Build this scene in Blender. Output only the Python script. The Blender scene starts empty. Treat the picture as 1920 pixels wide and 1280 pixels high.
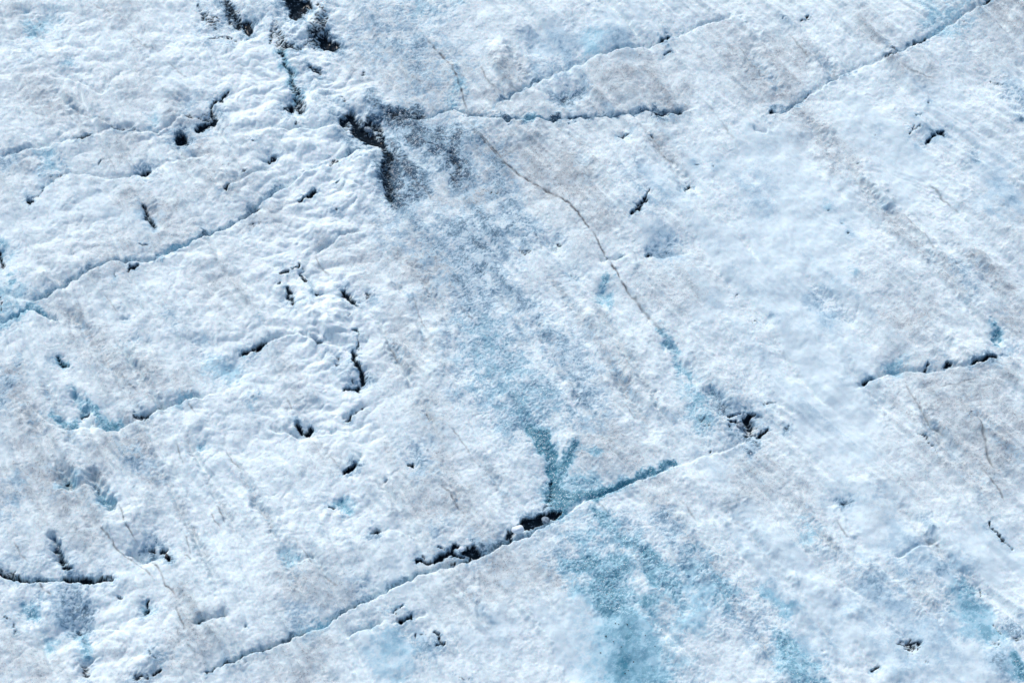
import bpy, bmesh, math, random
import numpy as np

# ------------------------------------------------------------------ camera, sky, sun, exposure
scene = bpy.context.scene
COL = scene.collection
PITCH = math.radians(55.0)          # how steeply the camera looks down on the ice
DIST = 45.0
LENS, SENSOR = 85.0, 36.0
CAM = np.array([0.0, -DIST * math.cos(PITCH), DIST * math.sin(PITCH)])
cam_data = bpy.data.cameras.new('camera')
cam_data.lens = LENS
cam_data.sensor_width = SENSOR
cam_data.clip_end = 6000
cam = bpy.data.objects.new('camera', cam_data)
COL.objects.link(cam)
cam.location = CAM.tolist()
cam.rotation_euler = (math.pi / 2 - PITCH, 0, 0)
scene.camera = cam

SUN_ELEV = math.radians(40)
SUN_AZ = math.radians(-28)          # measured from straight away from the camera (+Y), negative = left
sx, sy, sz = math.sin(SUN_AZ) * math.cos(SUN_ELEV), math.cos(SUN_AZ) * math.cos(SUN_ELEV), math.sin(SUN_ELEV)
world = bpy.data.worlds.new('World')
scene.world = world
world.use_nodes = True
wn = world.node_tree
bg = wn.nodes['Background']
sky = wn.nodes.new('ShaderNodeTexSky')
sky.sky_type = 'NISHITA'
sky.sun_disc = False
sky.sun_elevation = SUN_ELEV
sky.sun_rotation = SUN_AZ
sky.air_density = 1.0
sky.dust_density = 1.5
sky.ozone_density = 0.3
wn.links.new(sky.outputs[0], bg.inputs[0])
bg.inputs[1].default_value = 0.15
sun_data = bpy.data.lights.new('sun', 'SUN')
sun_data.energy = 2.3
sun_data.angle = math.radians(14.0)
sun_data.color = (1.0, 0.965, 0.92)
sun = bpy.data.objects.new('sun', sun_data)
COL.objects.link(sun)
sun.location = (sx * 60, sy * 60, sz * 60)
from mathutils import Vector, Matrix, noise as mnoise
sun.rotation_euler = Vector((sx, sy, sz)).to_track_quat('Z', 'Y').to_euler()
scene.view_settings.view_transform = 'Standard'
scene.view_settings.look = 'None'
scene.view_settings.gamma = 1
scene.view_settings.exposure = 0.06

# ------------------------------------------------------------------ helpers
FPX = LENS / SENSOR * 1920.0
sp, cp = math.sin(PITCH), math.cos(PITCH)

def to_px(X, Y):
    """ground point (z = 0) -> position in the 1920 x 1280 survey grid used for the layout lists"""
    dy, dz = Y - CAM[1], -CAM[2]
    depth = dy * cp - dz * sp
    up = dy * sp + dz * cp
    return 960 + FPX * X / depth, 640 - FPX * up / depth

def to_ground(px, py):
    u, v = (px - 960) / FPX, (640 - py) / FPX
    dy, dz = cp + v * sp, -sp + v * cp
    t = -CAM[2] / dz
    return u * t, CAM[1] + dy * t

def perlin(x, y, seed=0):
    x = np.asarray(x, np.float32); y = np.asarray(y, np.float32)
    rng = np.random.RandomState(seed)
    a = rng.rand(256, 256) * 2 * np.pi
    gx, gy = np.cos(a).astype(np.float32), np.sin(a).astype(np.float32)
    xi, yi = np.floor(x), np.floor(y)
    fx, fy = x - xi, y - yi
    xi = xi.astype(np.int32) & 255; yi = yi.astype(np.int32) & 255
    xj = (xi + 1) & 255; yj = (yi + 1) & 255
    u = fx * fx * fx * (fx * (fx * 6 - 15) + 10)
    v = fy * fy * fy * (fy * (fy * 6 - 15) + 10)
    n00 = gx[xi, yi] * fx + gy[xi, yi] * fy
    n10 = gx[xj, yi] * (fx - 1) + gy[xj, yi] * fy
    n01 = gx[xi, yj] * fx + gy[xi, yj] * (fy - 1)
    n11 = gx[xj, yj] * (fx - 1) + gy[xj, yj] * (fy - 1)
    a0 = n00 + u * (n10 - n00)
    a1 = n01 + u * (n11 - n01)
    return (a0 + v * (a1 - a0)) * 1.5

def fbm(x, y, seed, octv=3, gain=0.5):
    s, a, f = 0, 1.0, 1.0
    for i in range(octv):
        s = s + a * perlin(x * f + 17.3 * i, y * f - 9.1 * i, seed + i)
        a *= gain; f *= 2.03
    return s

def sstep(a, b, x):
    t = np.clip((x - a) / (b - a), 0, 1)
    return t * t * (3 - 2 * t)

# ------------------------------------------------------------------ layout lists (survey-grid positions)
# each stroke: (strength, [(x, y, half width), ...]);  a single point is a round spot
DARK = [
 (.5,[(740,222,6),(770,224,4),(800,219,4),(830,208,3)]),
 (.64,[(425,5,12),(440,25,14)]), (.62,[(400,45,14),(380,30,8)]), (.66,[(600,40,14),(590,75,14)]), (.6,[(530,90,12),(520,60,10)]), (.62,[(556,170,13),(566,205,12)]), (.64,[(655,225,16),(690,240,20)]), (.6,[(20,1072,14)]), (.6,[(190,1080,10)]),
 (.58,[(385,218,16)]), (.56,[(1404,795,22)]), (.55,[(1706,1208,20)]),  # open melt holes and cracks
 (1.15,[(459,38,5),(466,50,9)]), (.66,[(416,-5,10),(430,20,12),(446,42,12)]), (.62,[(378,38,5),(412,34,6)]), (.65,[(371,11,4),(377,17,3)]),
 (.62,[(392,69,5),(426,74,6),(450,70,6)]), (.95,[(371,236,6),(385,228,7),(399,220,9)]), (.62,[(344,214,5),(362,212,6),(385,216,4)]),
 (.8,[(395,212,4),(398,198,4),(402,195,3),(417,186,3),(430,172,3)]), (1.15,[(332,256,6),(341,255,9)]), (.85,[(145,257,3),(156,256,4),(167,253,4)]),
 (.62,[(213,237,3),(232,242,3),(254,245,3)]), (.5,[(254,245,2.5),(306,247,2)]), (1.25,[(268,322,5),(277,321,6)]), (.5,[(281,320,3),(296,316,3)]),
 (.8,[(186,303,3),(190,300,2)]), (.95,[(52,378,5),(56,376,4)]), (.55,[(58,370,3),(82,344,2.5)]),
 (.82,[(270,382,5),(276,400,7),(282,412,7),(287,424,5)]), (.8,[(425,356,5),(431,348,3)]), (.8,[(455,408,4),(482,390,4)]), (.5,[(482,390,3),(502,372,3)]),
 (.7,[(455,322,3),(459,319,2)]), (.55,[(466,268,4),(484,264,3)]), (.52,[(430,241,4),(444,240,3)]), (.55,[(66,45,4),(72,42,3)]), (.5,[(130,128,4),(137,118,3)]),
 (.6,[(113,323,4)]), (.55,[(470,420,6),(486,416,6)]), (.55,[(92,330,2),(115,322,2)]),
 (1.15,[(546,-5,15),(560,8,14),(556,30,9)]), (1.0,[(575,2,7),(580,10,4)]), (.62,[(596,10,7),(604,22,7),(611,33,6)]), (.72,[(585,64,9),(600,62,9),(612,62,10)]),
 (1.2,[(608,70,8),(616,78,8),(628,82,7)]), (.6,[(571,84,5),(582,70,6),(592,58,5)]), (.66,[(516,46,8),(512,60,8),(508,76,7)]), (.66,[(530,86,8),(545,90,9),(560,94,7)]),
 (.6,[(524,100,8),(532,115,8),(540,132,6)]), (.62,[(540,132,5),(548,150,6),(556,168,8),(558,190,10)]), (1.0,[(545,196,6),(538,207,7)]), (.85,[(560,192,8),(566,206,8)]),
 (.8,[(583,129,5),(599,136,7)]), (.62,[(678,138,5),(682,130,4)]), (.5,[(618,172,5)]), (.55,[(640,182,6),(650,190,6)]), (.8,[(562,226,3),(558,232,3)]),
 (.88,[(642,228,7),(652,212,8),(660,222,9),(668,230,9)]), (.95,[(664,238,12),(682,248,14),(700,258,13),(712,264,12)]), (.68,[(688,222,9),(702,230,10),(712,244,10)]),
 (1.25,[(686,268,4),(700,264,6),(714,258,7)]), (.78,[(714,272,10),(724,284,10),(733,296,10)]), (.68,[(724,300,14),(724,335,13),(727,352,14),(732,370,15)]),
 (.52,[(740,285,10),(760,300,8)]),(.56,[(735,215,16),(790,216,16)]), (.55,[(650,215,14),(690,240,22),(720,275,18)]),
 (.62,[(790,222,3),(806,218,3)]), (.6,[(840,206,2.5),(862,211,3),(884,213,2)]), (.62,[(895,219,3),(917,224,3),(940,229,3),(954,229,3)]), (.8,[(668,286,4),(676,284,3)]),
 (.72,[(619,312,6),(629,302,5)]), (.5,[(648,284,5),(656,282,4)]), (.95,[(631,342,3)]), (.7,[(631,392,4)]), (1.0,[(560,381,3),(572,373,3),(588,364,3)]),
 (.8,[(507,298,5),(514,292,5)]), (.7,[(472,266,4),(482,265,3)]), (.55,[(838,326,2),(852,338,3),(869,354,2)]), (.5,[(900,352,4),(918,358,5),(934,361,3)]), (.55,[(848,295,12),(856,322,11)]),
 (.95,[(1238,80,4),(1246,76,5),(1254,72,4)]), (.8,[(1248,102,2),(1253,99,2)]), (.5,[(1058,176,12)]),
 (.58,[(954,228,2.5),(981,224,2.5),(1043,223,2.5),(1060,222,3)]), (.66,[(1060,222,3),(1088,216,2.5)]), (.55,[(1088,216,2),(1132,214,2),(1208,209,2)]),
 (.95,[(1228,215,3),(1246,215,4),(1262,211,4),(1277,210,4)]), (.6,[(1265,207,2),(1276,211,3)]), (.78,[(1164,254,4),(1176,247,4)]), (.85,[(1222,254,3)]),
 (.72,[(1287,354,4),(1291,344,5)]), (.85,[(1216,355,2.5),(1212,366,2),(1209,374,5),(1196,393,6),(1182,404,3)]), (.62,[(1306,309,3),(1312,308,3)]), (.62,[(1340,309,3)]),
 (.55,[(981,69,4)]), (1.0,[(1711,87,3),(1722,82,4),(1734,73,3)]), (.75,[(1660,111,4),(1672,106,4)]), (.6,[(1672,106,3),(1711,87,3)]), (.75,[(1674,92,3),(1681,98,2)]),
 (.85,[(1445,208,5),(1456,209,3)]), (.6,[(1456,209,4),(1471,204,3),(1492,189,3),(1510,178,3),(1528,168,2)]), (.6,[(1561,151,4),(1568,145,3)]),
 (1.0,[(1845,6,3),(1862,-2,3)]), (.6,[(1806,44,4)]), (.72,[(1471,40,4)]), (.72,[(1501,35,3),(1512,31,3),(1520,32,2)]), (.5,[(1434,47,2),(1439,54,2)]),
 (.7,[(1740,194,4)]), (.62,[(1720,220,4),(1728,214,3)]), (.68,[(1706,248,3),(1716,240,2),(1726,236,3)]), (.95,[(1757,250,3),(1767,247,5)]), (.85,[(1738,268,4),(1746,258,5)]),
 (.5,[(1722,262,5)]), (.52,[(1642,253,4)]), (.6,[(1858,147,4),(1866,150,3),(1880,155,4)]), (.65,[(1608,306,3)]), (.55,[(1553,391,4)]), (.6,[(1581,419,3)]), (.65,[(1588,440,3)]),
 (.78,[(-3,466,5),(3,484,5),(10,494,4)]), (.65,[(283,422,6),(291,422,5)]), (.75,[(264,458,4),(270,458,3)]), (1.1,[(241,504,3),(250,500,4),(260,498,3)]), (.6,[(215,512,3),(216,521,3)]),
 (1.05,[(455,663,4),(470,657,3.5),(484,651,3.5),(501,642,3)]), (.65,[(448,665,4)]), (.75,[(104,664,3),(112,673,5),(128,684,5)]), (.85,[(151,772,4),(158,772,4)]),
 (.8,[(253,781,5),(266,780,4)]), (.75,[(270,782,3),(283,776,4),(297,764,4)]), (.6,[(472,746,5)]), (.62,[(0,560,2),(4,580,2)]),
 (.9,[(563,490,2.5),(561,498,2.5),(545,503,2)]), (.85,[(538,509,3),(526,512,4)]), (.85,[(570,502,3)]), (.85,[(563,512,3),(570,530,4)]), (.5,[(570,530,2),(597,552,2)]), (.85,[(594,556,5),(600,551,3)]),
 (.78,[(538,545,5),(542,555,6),(550,568,5)]), (.8,[(524,534,3)]), (.92,[(646,546,6),(652,555,8),(660,566,7)]), (.9,[(660,566,4),(669,578,3)]), (.7,[(686,550,3),(690,556,4)]), (.7,[(657,592,3)]),
 (.85,[(664,619,2.5),(673,616,4)]), (.6,[(673,620,2),(672,642,2)]), (.7,[(672,642,3),(670,655,4)]), (.95,[(664,664,4),(666,674,4),(675,685,3),(679,698,5),(680,712,7)]), (.95,[(672,722,5),(658,724,3),(645,728,3)]), (.62,[(660,708,8)]),
 (.92,[(597,640,4),(605,637,4)]), (.7,[(630,674,6),(635,684,4)]), (.5,[(614,660,5)]), (.95,[(556,793,4),(563,801,5)]), (.95,[(572,803,4),(581,799,5)]), (.9,[(650,783,3),(658,777,4)]), (.55,[(658,777,2),(684,760,2)]),
 (.62,[(490,598,3)]), (.5,[(893,506,7),(904,508,5)]), (.8,[(1051,459,4)]), (.5,[(1042,462,10)]), (.55,[(980,471,9),(992,473,6)]), (.6,[(1074,514,4)]), (.7,[(1213,475,4),(1222,474,3)]), (.48,[(1249,466,14)]),
 (.62,[(1386,547,4)]), (.52,[(1412,596,4),(1420,588,3)]), (.48,[(1316,785,14),(1326,792,12)]),
 (.9,[(1370,776,3),(1378,771,2.5),(1390,769,2)]), (1.2,[(1395,781,4),(1405,776,5),(1415,771,3)]), (.8,[(1370,788,3),(1380,784,2.5),(1392,781,3)]), (.75,[(1369,796,4)]),
 (.75,[(1402,785,5),(1410,791,5),(1411,799,5)]), (.68,[(1398,799,6)]), (.85,[(1397,809,2.5),(1407,807,3),(1417,804,3)]), (1.0,[(1422,811,4),(1427,806,4),(1436,800,3)]), (.65,[(1423,777,7)]),
 (.75,[(1332,843,4)]), (.65,[(1438,749,3),(1452,748,3)]), (.5,[(1480,796,9)]), (.5,[(1403,815,10)]),
 (.5,[(1034,902,9),(1034,920,11),(1030,940,13),(1024,958,12)]), (1.3,[(1047,957,3),(1032,963,6),(1012,972,9),(996,977,9),(976,986,6)]), (.8,[(964,990,5),(954,1002,7)]), (.7,[(954,1002,6),(960,1010,5)]),
 (1.0,[(781,1051,3),(793,1050,4),(807,1052,3),(824,1046,4),(836,1038,5),(848,1031,5)]), (.9,[(846,1030,4),(852,1022,4),(857,1026,3)]), (1.0,[(852,1036,4),(866,1042,4)]),
 (1.2,[(873,1031,6),(886,1033,8),(896,1035,7)]), (1.1,[(876,1027,6),(884,1024,5)]), (.9,[(870,1051,4),(880,1043,6)]), (.85,[(846,1054,3),(853,1051,3)]), (.75,[(794,1038,3),(797,1043,3)]), (.7,[(822,1028,3),(831,1031,2)]),
 (.9,[(468,1224,3),(484,1219,4),(504,1214,3)]), (.66,[(504,1214,3),(530,1204,2.5),(556,1190,3),(574,1182,3)]), (.75,[(649,1143,2.5),(666,1133,2.5)]),
 (1.0,[(388,1259,4)]), (.68,[(388,1259,3),(405,1249,2.5),(425,1245,2.5)]), (.85,[(426,1245,4),(434,1242,4)]), (.9,[(446,1234,3),(454,1228,4)]), (.72,[(454,1228,3),(481,1218,3)]),
 (.82,[(-5,1073,7),(12,1077,8),(32,1080,8)]), (.9,[(32,1082,6),(52,1086,3),(86,1085,3),(112,1080,3)]), (1.1,[(118,1078,5),(140,1082,6),(160,1084,7),(172,1082,5)]), (.85,[(176,1080,5),(206,1080,6)]),
 (.78,[(102,1026,6),(112,1040,8),(127,1056,6)]), (.95,[(120,1058,5),(130,1058,4)]), (.85,[(219,1113,3),(225,1117,4)]), (.85,[(280,1117,3),(279,1127,3)]), (.95,[(277,1134,4),(273,1146,5)]),
 (.6,[(125,898,12)]), (.82,[(277,1021,4),(292,1024,3)]), (.8,[(302,1027,4),(311,1025,4)]), (1.2,[(313,1041,4),(314,1045,4)]), (.65,[(12,1158,4),(18,1162,4)]), (.7,[(25,1170,3),(29,1190,4)]),
 (.7,[(148,1175,6)]), (.75,[(155,1247,6),(164,1263,7)]), (.9,[(300,1261,3),(288,1266,3)]), (.75,[(275,1271,4),(254,1273,7)]), (.6,[(300,1240,4),(280,1228,4)]),
 (.72,[(375,1166,5),(384,1163,4)]), (.6,[(419,1154,4)]), (.7,[(457,1171,4)]), (.6,[(460,1242,5)]),
 (1.25,[(646,885,4),(656,879,5),(667,874,4)]), (.95,[(765,869,3),(773,869,5)]), (.7,[(722,901,4)]), (.78,[(618,953,4),(627,952,4)]), (.7,[(638,960,3)]), (.88,[(694,1000,3),(703,997,4),(714,998,4)]), (.6,[(766,1003,3),(771,1009,3)]),
 (1.0,[(747,1163,3),(757,1161,2.5),(772,1158,3)]), (.75,[(741,1146,3),(748,1144,2),(753,1136,2)]), (.6,[(742,1148,2),(745,1162,2)]), (.75,[(779,1190,3)]), (.5,[(779,1190,2),(795,1192,2),(803,1186,2)]), (.85,[(815,1184,4),(822,1190,3)]),
 (.8,[(824,1196,4),(828,1206,3)]), (.8,[(822,1211,2),(836,1210,4)]), (.5,[(860,1270,5),(870,1276,4),(884,1272,5)]),
 (.66,[(1690,1202,8),(1704,1206,10),(1720,1208,7)]), (.62,[(1697,1214,6),(1710,1217,5)]), (.5,[(1738,1236,9)]), (.85,[(1635,1254,3),(1641,1249,3),(1646,1245,3)]), (.52,[(1868,1207,10)]), (.52,[(1906,1196,12)]),
 (.9,[(1855,980,2.5),(1858,988,2),(1868,1000,2.5),(1877,1013,3)]), (.7,[(1880,1016,2),(1898,1031,3)]), (.65,[(1838,1104,3),(1842,1116,3)]), (.5,[(1580,938,9),(1600,936,6)]), (.65,[(1878,1188,2),(1866,1165,2)]),
 (1.6,[(1827,685,3.5),(1840,680,4.5),(1852,675,4.5),(1862,672,4.5)]), (1.0,[(1775,684,4),(1782,684,3)]), (.8,[(1743,681,4),(1737,694,4)]), (1.05,[(1619,713,3),(1626,713,4),(1634,711,3)]),
 (.6,[(1718,811,2),(1730,817,3),(1744,828,3),(1760,847,2)]), (.6,[(1816,780,3),(1822,777,3)]), (.5,[(1437,744,3)]), (.6,[(1438,1283,5)]),
 (.55,[(800,776,4),(810,790,4)]), (.5,[(1060,838,3)]), (.5,[(1204,906,3),(1150,912,3)]),
]
TEAL = [  # bare blue-green glacier ice and shallow meltwater
 (.45,[(1320,1090,40),(1350,1110,36)]), (.42,[(1100,1010,40)]),
 (1.1,[(990,797,12),(1008,810,15),(1022,826,14),(1031,852,12),(1034,881,12),(1040,902,13)]), (.8,[(1078,838,12),(1070,858,12),(1050,876,12)]), (.5,[(1086,842,8),(1120,852,9)]),
 (.95,[(1040,906,17),(1048,928,22),(1050,948,16)]), (.9,[(1048,946,11),(1093,932,10),(1120,922,10),(1156,910,9),(1199,895,8)]), (.75,[(1199,895,8),(1232,880,6),(1262,870,5)]), (.55,[(1070,915,30),(1110,905,20)]),
 (.5,[(985,800,10),(970,780,12)]), (.34,[(900,630,40),(930,690,60),(990,770,60)]),
 (.6,[(1118,956,12),(1135,976,16),(1163,1005,14)]), (.6,[(1163,1005,14),(1190,1026,16),(1205,1040,20),(1232,1074,34),(1262,1105,28)]), (.3,[(1262,1105,20),(1320,1100,22),(1370,1110,28)]),
 (.66,[(1066,1062,18),(1100,1056,22),(1153,1070,34)]), (.66,[(1153,1080,30),(1135,1105,34),(1146,1140,30)]), (.5,[(1090,1100,26)]),
 (.55,[(1150,1120,52),(1170,1170,66),(1190,1220,78),(1200,1290,92)]), (.42,[(1270,1110,50),(1290,1160,40)]), (.72,[(1177,1190,9),(1176,1220,12),(1168,1255,18)]), (.66,[(1215,1132,26)]),
 (.6,[(1470,1200,20),(1482,1225,30),(1500,1262,36),(1515,1290,36)]), (.45,[(1432,1105,12),(1475,1149,14)]),
 (.5,[(1798,1100,22),(1815,1130,32),(1830,1160,34),(1860,1190,22)]), (.75,[(1900,1235,12),(1915,1260,18)]),
 (.45,[(1729,-5,14),(1748,18,14),(1762,36,14),(1742,60,14)]), (.38,[(1764,48,20),(1790,50,24)]), (.4,[(1780,15,40)]),
 (.6,[(137,733,9),(150,748,9),(160,765,10)]), (.62,[(93,772,8),(118,795,9),(142,785,9)]), (.66,[(172,764,8),(190,792,11),(222,791,10)]), (.6,[(0,605,16),(21,592,12),(52,571,14),(79,581,8)]),
 (.7,[(108,668,7),(128,684,8)]), (.6,[(17,523,10)]), (.5,[(5,470,22)]), (.4,[(20,560,40)]), (.5,[(300,478,4),(344,461,5),(372,448,4)]), (.35,[(440,690,30),(400,690,24)]),
 (.45,[(578,1178,12),(600,1168,13),(611,1162,8)]), (.6,[(642,942,15)]), (.5,[(545,1043,16)]), (.5,[(378,832,13)]), (.6,[(125,898,14)]), (.6,[(198,926,12)]), (.5,[(282,1135,14)]), (.4,[(340,745,14)]), (.4,[(472,744,12)]),
 (.6,[(528,100,10),(540,132,9),(556,168,12)]), (.45,[(95,35,22),(62,52,18)]), (.4,[(284,228,16)]), (.35,[(132,122,14)]), (.4,[(90,300,26)]),
 (.5,[(1232,616,5),(1256,643,8),(1270,674,10),(1284,702,12)]), (.45,[(1300,740,30),(1320,790,26)]), (.6,[(1137,530,9),(1130,556,13),(1143,575,10)]), (.4,[(865,160,18),(850,190,16)]),
 (.5,[(1670,686,12),(1690,684,16)]), (.75,[(1862,612,8),(1868,628,8),(1871,645,6)]), (.4,[(1547,385,8)]), (.4,[(1600,510,10),(1592,500,8)]), (.35,[(1520,1000,30)]), (.6,[(986,222,6),(1020,222,5)]), (.4,[(1110,80,20)]),
 (.28,[(1180,1060,40),(1330,1060,40)]), (.3,[(790,10,30)]), (.35,[(860,5,15)]), (.3,[(720,1180,40),(740,1240,50)]), (.55,[(60,1142,20)]), (.45,[(96,1204,18)]), (.5,[(161,1221,12),(152,1190,10)]),
]
KBLU = [
 (.72,[(755,250,34),(830,262,38),(860,330,30)]), (.7,[(780,340,34)]),
 (.8,[(870,212,4),(950,225,7),(1043,221,7),(1130,212,5),(1250,208,4)]), (.6,[(285,482,4),(344,460,5),(412,428,4)]), (.6,[(430,420,3),(491,373,5),(532,348,3)]), (.35,[(1735,72,6),(1780,44,5)]), (.6,[(900,212,4),(960,175,6),(1010,148,4)]),  # coarse-grained grey-blue ice without its white crust; also painted shade along cracks and in gouges
 (.82,[(708,218,18),(735,220,26),(765,218,24),(790,214,12)]), (.7,[(704,186,14),(708,200,12)]), (.85,[(730,290,22),(730,335,22),(742,368,24)]), (.75,[(760,310,26),(780,340,30),(790,360,20)]), (.8,[(848,285,16),(852,310,22),(862,330,22)]),
 (.4,[(880,300,40),(890,260,30)]), (.5,[(930,300,30),(960,420,30),(1000,440,30)]), (.6,[(1060,175,26),(1090,168,18)]), (.4,[(1030,110,40),(1075,95,34)]), (.3,[(1120,75,20),(1200,78,14)]),
 (.55,[(880,440,60),(900,520,60)]), (.5,[(890,560,60),(905,640,70),(940,710,75)]), (.42,[(960,560,30),(1040,640,45),(1080,700,50)]), (.55,[(1000,740,60),(960,770,50)]), (.45,[(1090,760,50)]), (.4,[(850,480,50),(800,440,50),(740,420,50)]),
 (.4,[(720,60,70),(830,130,60)]), (.35,[(800,30,60)]), (.5,[(780,165,20)]), (.45,[(1240,974,22),(1270,1015,26)]), (.46,[(1290,1050,40),(1310,1090,46),(1370,1140,40)]), (.4,[(1400,1150,40),(1470,1220,40)]), (.42,[(1180,985,26),(1215,1030,30)]), (.34,[(1640,1100,50),(1760,1180,60)]), (.4,[(1150,1000,50),(1060,1040,50)]),
 (.5,[(1446,208,8),(1500,185,8)]), (.5,[(1561,151,7),(1600,130,6)]), (.5,[(1540,557,24)]), (.4,[(1560,585,34)]), (.4,[(1440,600,12)]), (.5,[(1895,172,22),(1915,200,22)]), (.35,[(1890,350,50)]), (.4,[(1826,296,16)]), (.35,[(1780,500,14),(1820,540,20)]),
 (.45,[(1890,665,22)]), (.55,[(1585,936,18)]), (.3,[(1640,920,12)]), (.4,[(1736,984,20)]), (.4,[(1700,1060,50)]), (.4,[(1780,1060,24),(1810,1090,26)]), (.45,[(1440,1105,14),(1475,1150,14)]), (.5,[(1900,1180,24)]), (.5,[(1880,1240,30)]),
 (.6,[(1328,729,9),(1345,748,9),(1363,772,9)]), (.7,[(1405,820,12),(1412,842,10)]), (.55,[(1378,808,14)]), (.5,[(1482,795,12)]), (.45,[(1318,785,18)]), (.45,[(1249,463,30),(1225,470,16)]), (.5,[(1043,460,16)]), (.4,[(1075,512,18)]),
 (.6,[(150,1170,30),(130,1120,30)]), (.5,[(60,1140,26)]), (.6,[(278,1026,18),(262,1034,12)]), (.7,[(100,1015,7),(112,1042,10)]), (.7,[(180,902,9),(194,922,11),(206,940,8)]), (.4,[(250,850,24),(290,900,20)]), (.4,[(20,980,20),(30,895,20)]),
 (.35,[(320,590,14),(330,610,18)]), (.5,[(232,598,10)]), (.4,[(250,632,14)]), (.4,[(380,648,18)]), (.4,[(345,196,16)]), (.35,[(45,95,25)]), (.4,[(90,300,20)]), (.5,[(5,300,24)]), (.45,[(10,700,20),(5,760,20)]), (.4,[(40,685,14)]),
 (.4,[(90,1040,16)]), (.35,[(700,560,14)]), (.4,[(615,180,10),(645,190,10)]), (.45,[(775,850,28),(790,870,26)]), (.35,[(820,990,20)]), (.35,[(820,540,14),(772,560,14)]), (.4,[(560,1160,30)]), (.35,[(740,1200,30),(830,1210,20)]), (.4,[(310,1230,20)]),
 (.4,[(680,1100,20)]), (.3,[(1420,350,40)]), (.3,[(1230,365,30),(1180,340,30)]), (.3,[(1500,1240,60)]), (.4,[(1700,1180,30)]),(.45,[(0,605,18),(40,580,14)]),
]
DUST = [  # grey-brown rock dust on the ice
 (.5,[(700,110,50),(760,180,50),(840,150,40)]), (.65,[(940,110,14),(960,150,18),(920,180,26)]), (.7,[(1150,165,34),(1200,150,34),(1250,180,24)]), (.8,[(1250,185,8),(1275,196,10),(1290,202,6)]), (.75,[(950,290,36),(1000,300,50),(1040,340,36)]), (.7,[(880,350,20),(830,355,16),(930,365,10)]),
 (.65,[(1070,290,30),(1100,340,24)]), (.5,[(1060,375,24),(1110,410,30)]), (.55,[(1205,240,6),(1240,280,10),(1280,310,8)]), (.6,[(330,200,20),(400,330,30),(440,350,22)]), (.7,[(245,365,22),(265,372,10),(310,400,18)]), (.65,[(480,400,22),(520,405,22)]), (.5,[(400,300,30),(350,310,20)]),
 (.55,[(100,190,26),(160,220,30),(60,160,26)]), (.4,[(210,160,30),(260,170,26)]), (.45,[(240,270,26),(200,300,20)]), (.4,[(20,320,30)]), (.45,[(130,500,30),(180,470,30),(330,440,30)]), (.5,[(400,520,40),(440,560,30)]),
 (.55,[(130,590,24),(200,660,24),(240,720,28)]), (.5,[(260,680,20),(310,720,24)]), (.6,[(20,700,16),(60,800,22),(90,860,24)]), (.6,[(50,830,20),(120,930,30),(150,980,30)]), (.55,[(240,820,30),(280,880,24)]), (.45,[(200,830,24)]), (.5,[(20,900,30),(60,970,30)]),
 (.7,[(180,885,12),(190,900,8)]), (.6,[(340,1120,14),(360,1150,14),(345,1190,12)]), (.55,[(60,1250,40),(20,1235,30)]), (.5,[(210,1230,30)]), (.5,[(400,1200,30),(330,1250,20)]), (.6,[(600,840,14),(630,865,12)]), (.5,[(540,690,20),(550,760,16)]),
 (.5,[(700,440,20),(680,490,24)]), (.5,[(760,470,30),(820,520,40)]), (.45,[(740,620,24),(760,690,24)]), (.6,[(800,760,14),(830,850,14),(860,940,24)]), (.5,[(830,930,40),(880,970,26)]), (.5,[(800,620,16),(830,680,14)]), (.45,[(720,850,14),(780,960,30)]),
 (.5,[(860,1070,40),(930,1060,40)]), (.5,[(1000,1060,26),(1040,1090,16)]), (.45,[(560,1090,30),(620,1120,24)]), (.45,[(560,1250,40),(600,1210,20)]), (.55,[(1360,80,26),(1400,120,26),(1440,160,22)]), (.6,[(1440,90,16),(1490,110,16),(1470,165,24)]), (.5,[(1620,50,14),(1650,80,10)]),
 (.7,[(1880,15,26),(1915,30,24)]), (.5,[(1890,110,30)]), (.55,[(1680,118,12),(1740,145,16)]), (.6,[(1510,230,16),(1560,290,20),(1600,310,16)]), (.5,[(1500,200,20)]), (.6,[(1560,260,10),(1600,300,12)]), (.5,[(1620,350,10),(1680,430,12)]), (.55,[(1660,380,10),(1730,480,10),(1800,560,14)]),
 (.6,[(1830,480,6),(1900,540,10)]), (.45,[(1690,600,34),(1740,590,30)]), (.6,[(1890,705,20),(1860,720,14)]), (.6,[(1720,760,40),(1800,770,60),(1880,800,60)]), (.5,[(1760,840,30),(1860,850,50)]), (.5,[(1450,870,40),(1420,900,30),(1490,910,30)]), (.4,[(1680,930,30)]), (.45,[(1700,1090,14),(1740,1130,12)]),
 (.4,[(1260,540,40),(1300,520,30)]), (.5,[(1230,560,20)]), (.4,[(1310,500,20)]), (.45,[(1160,690,20),(1190,740,16)]), (.45,[(1130,840,30),(1190,860,20)]), (.5,[(1240,920,20)]), (.4,[(900,130,20)]), (.4,[(640,470,20)]), (.5,[(690,260,10)]), (.4,[(1900,600,20)]), (.45,[(950,250,20),(900,240,14)]),
 (.35,[(230,15,40)]), (.35,[(20,30,30)]), (.5,[(1930,380,40)]),(.5,[(610,450,10),(590,500,8)]),
]
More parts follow.
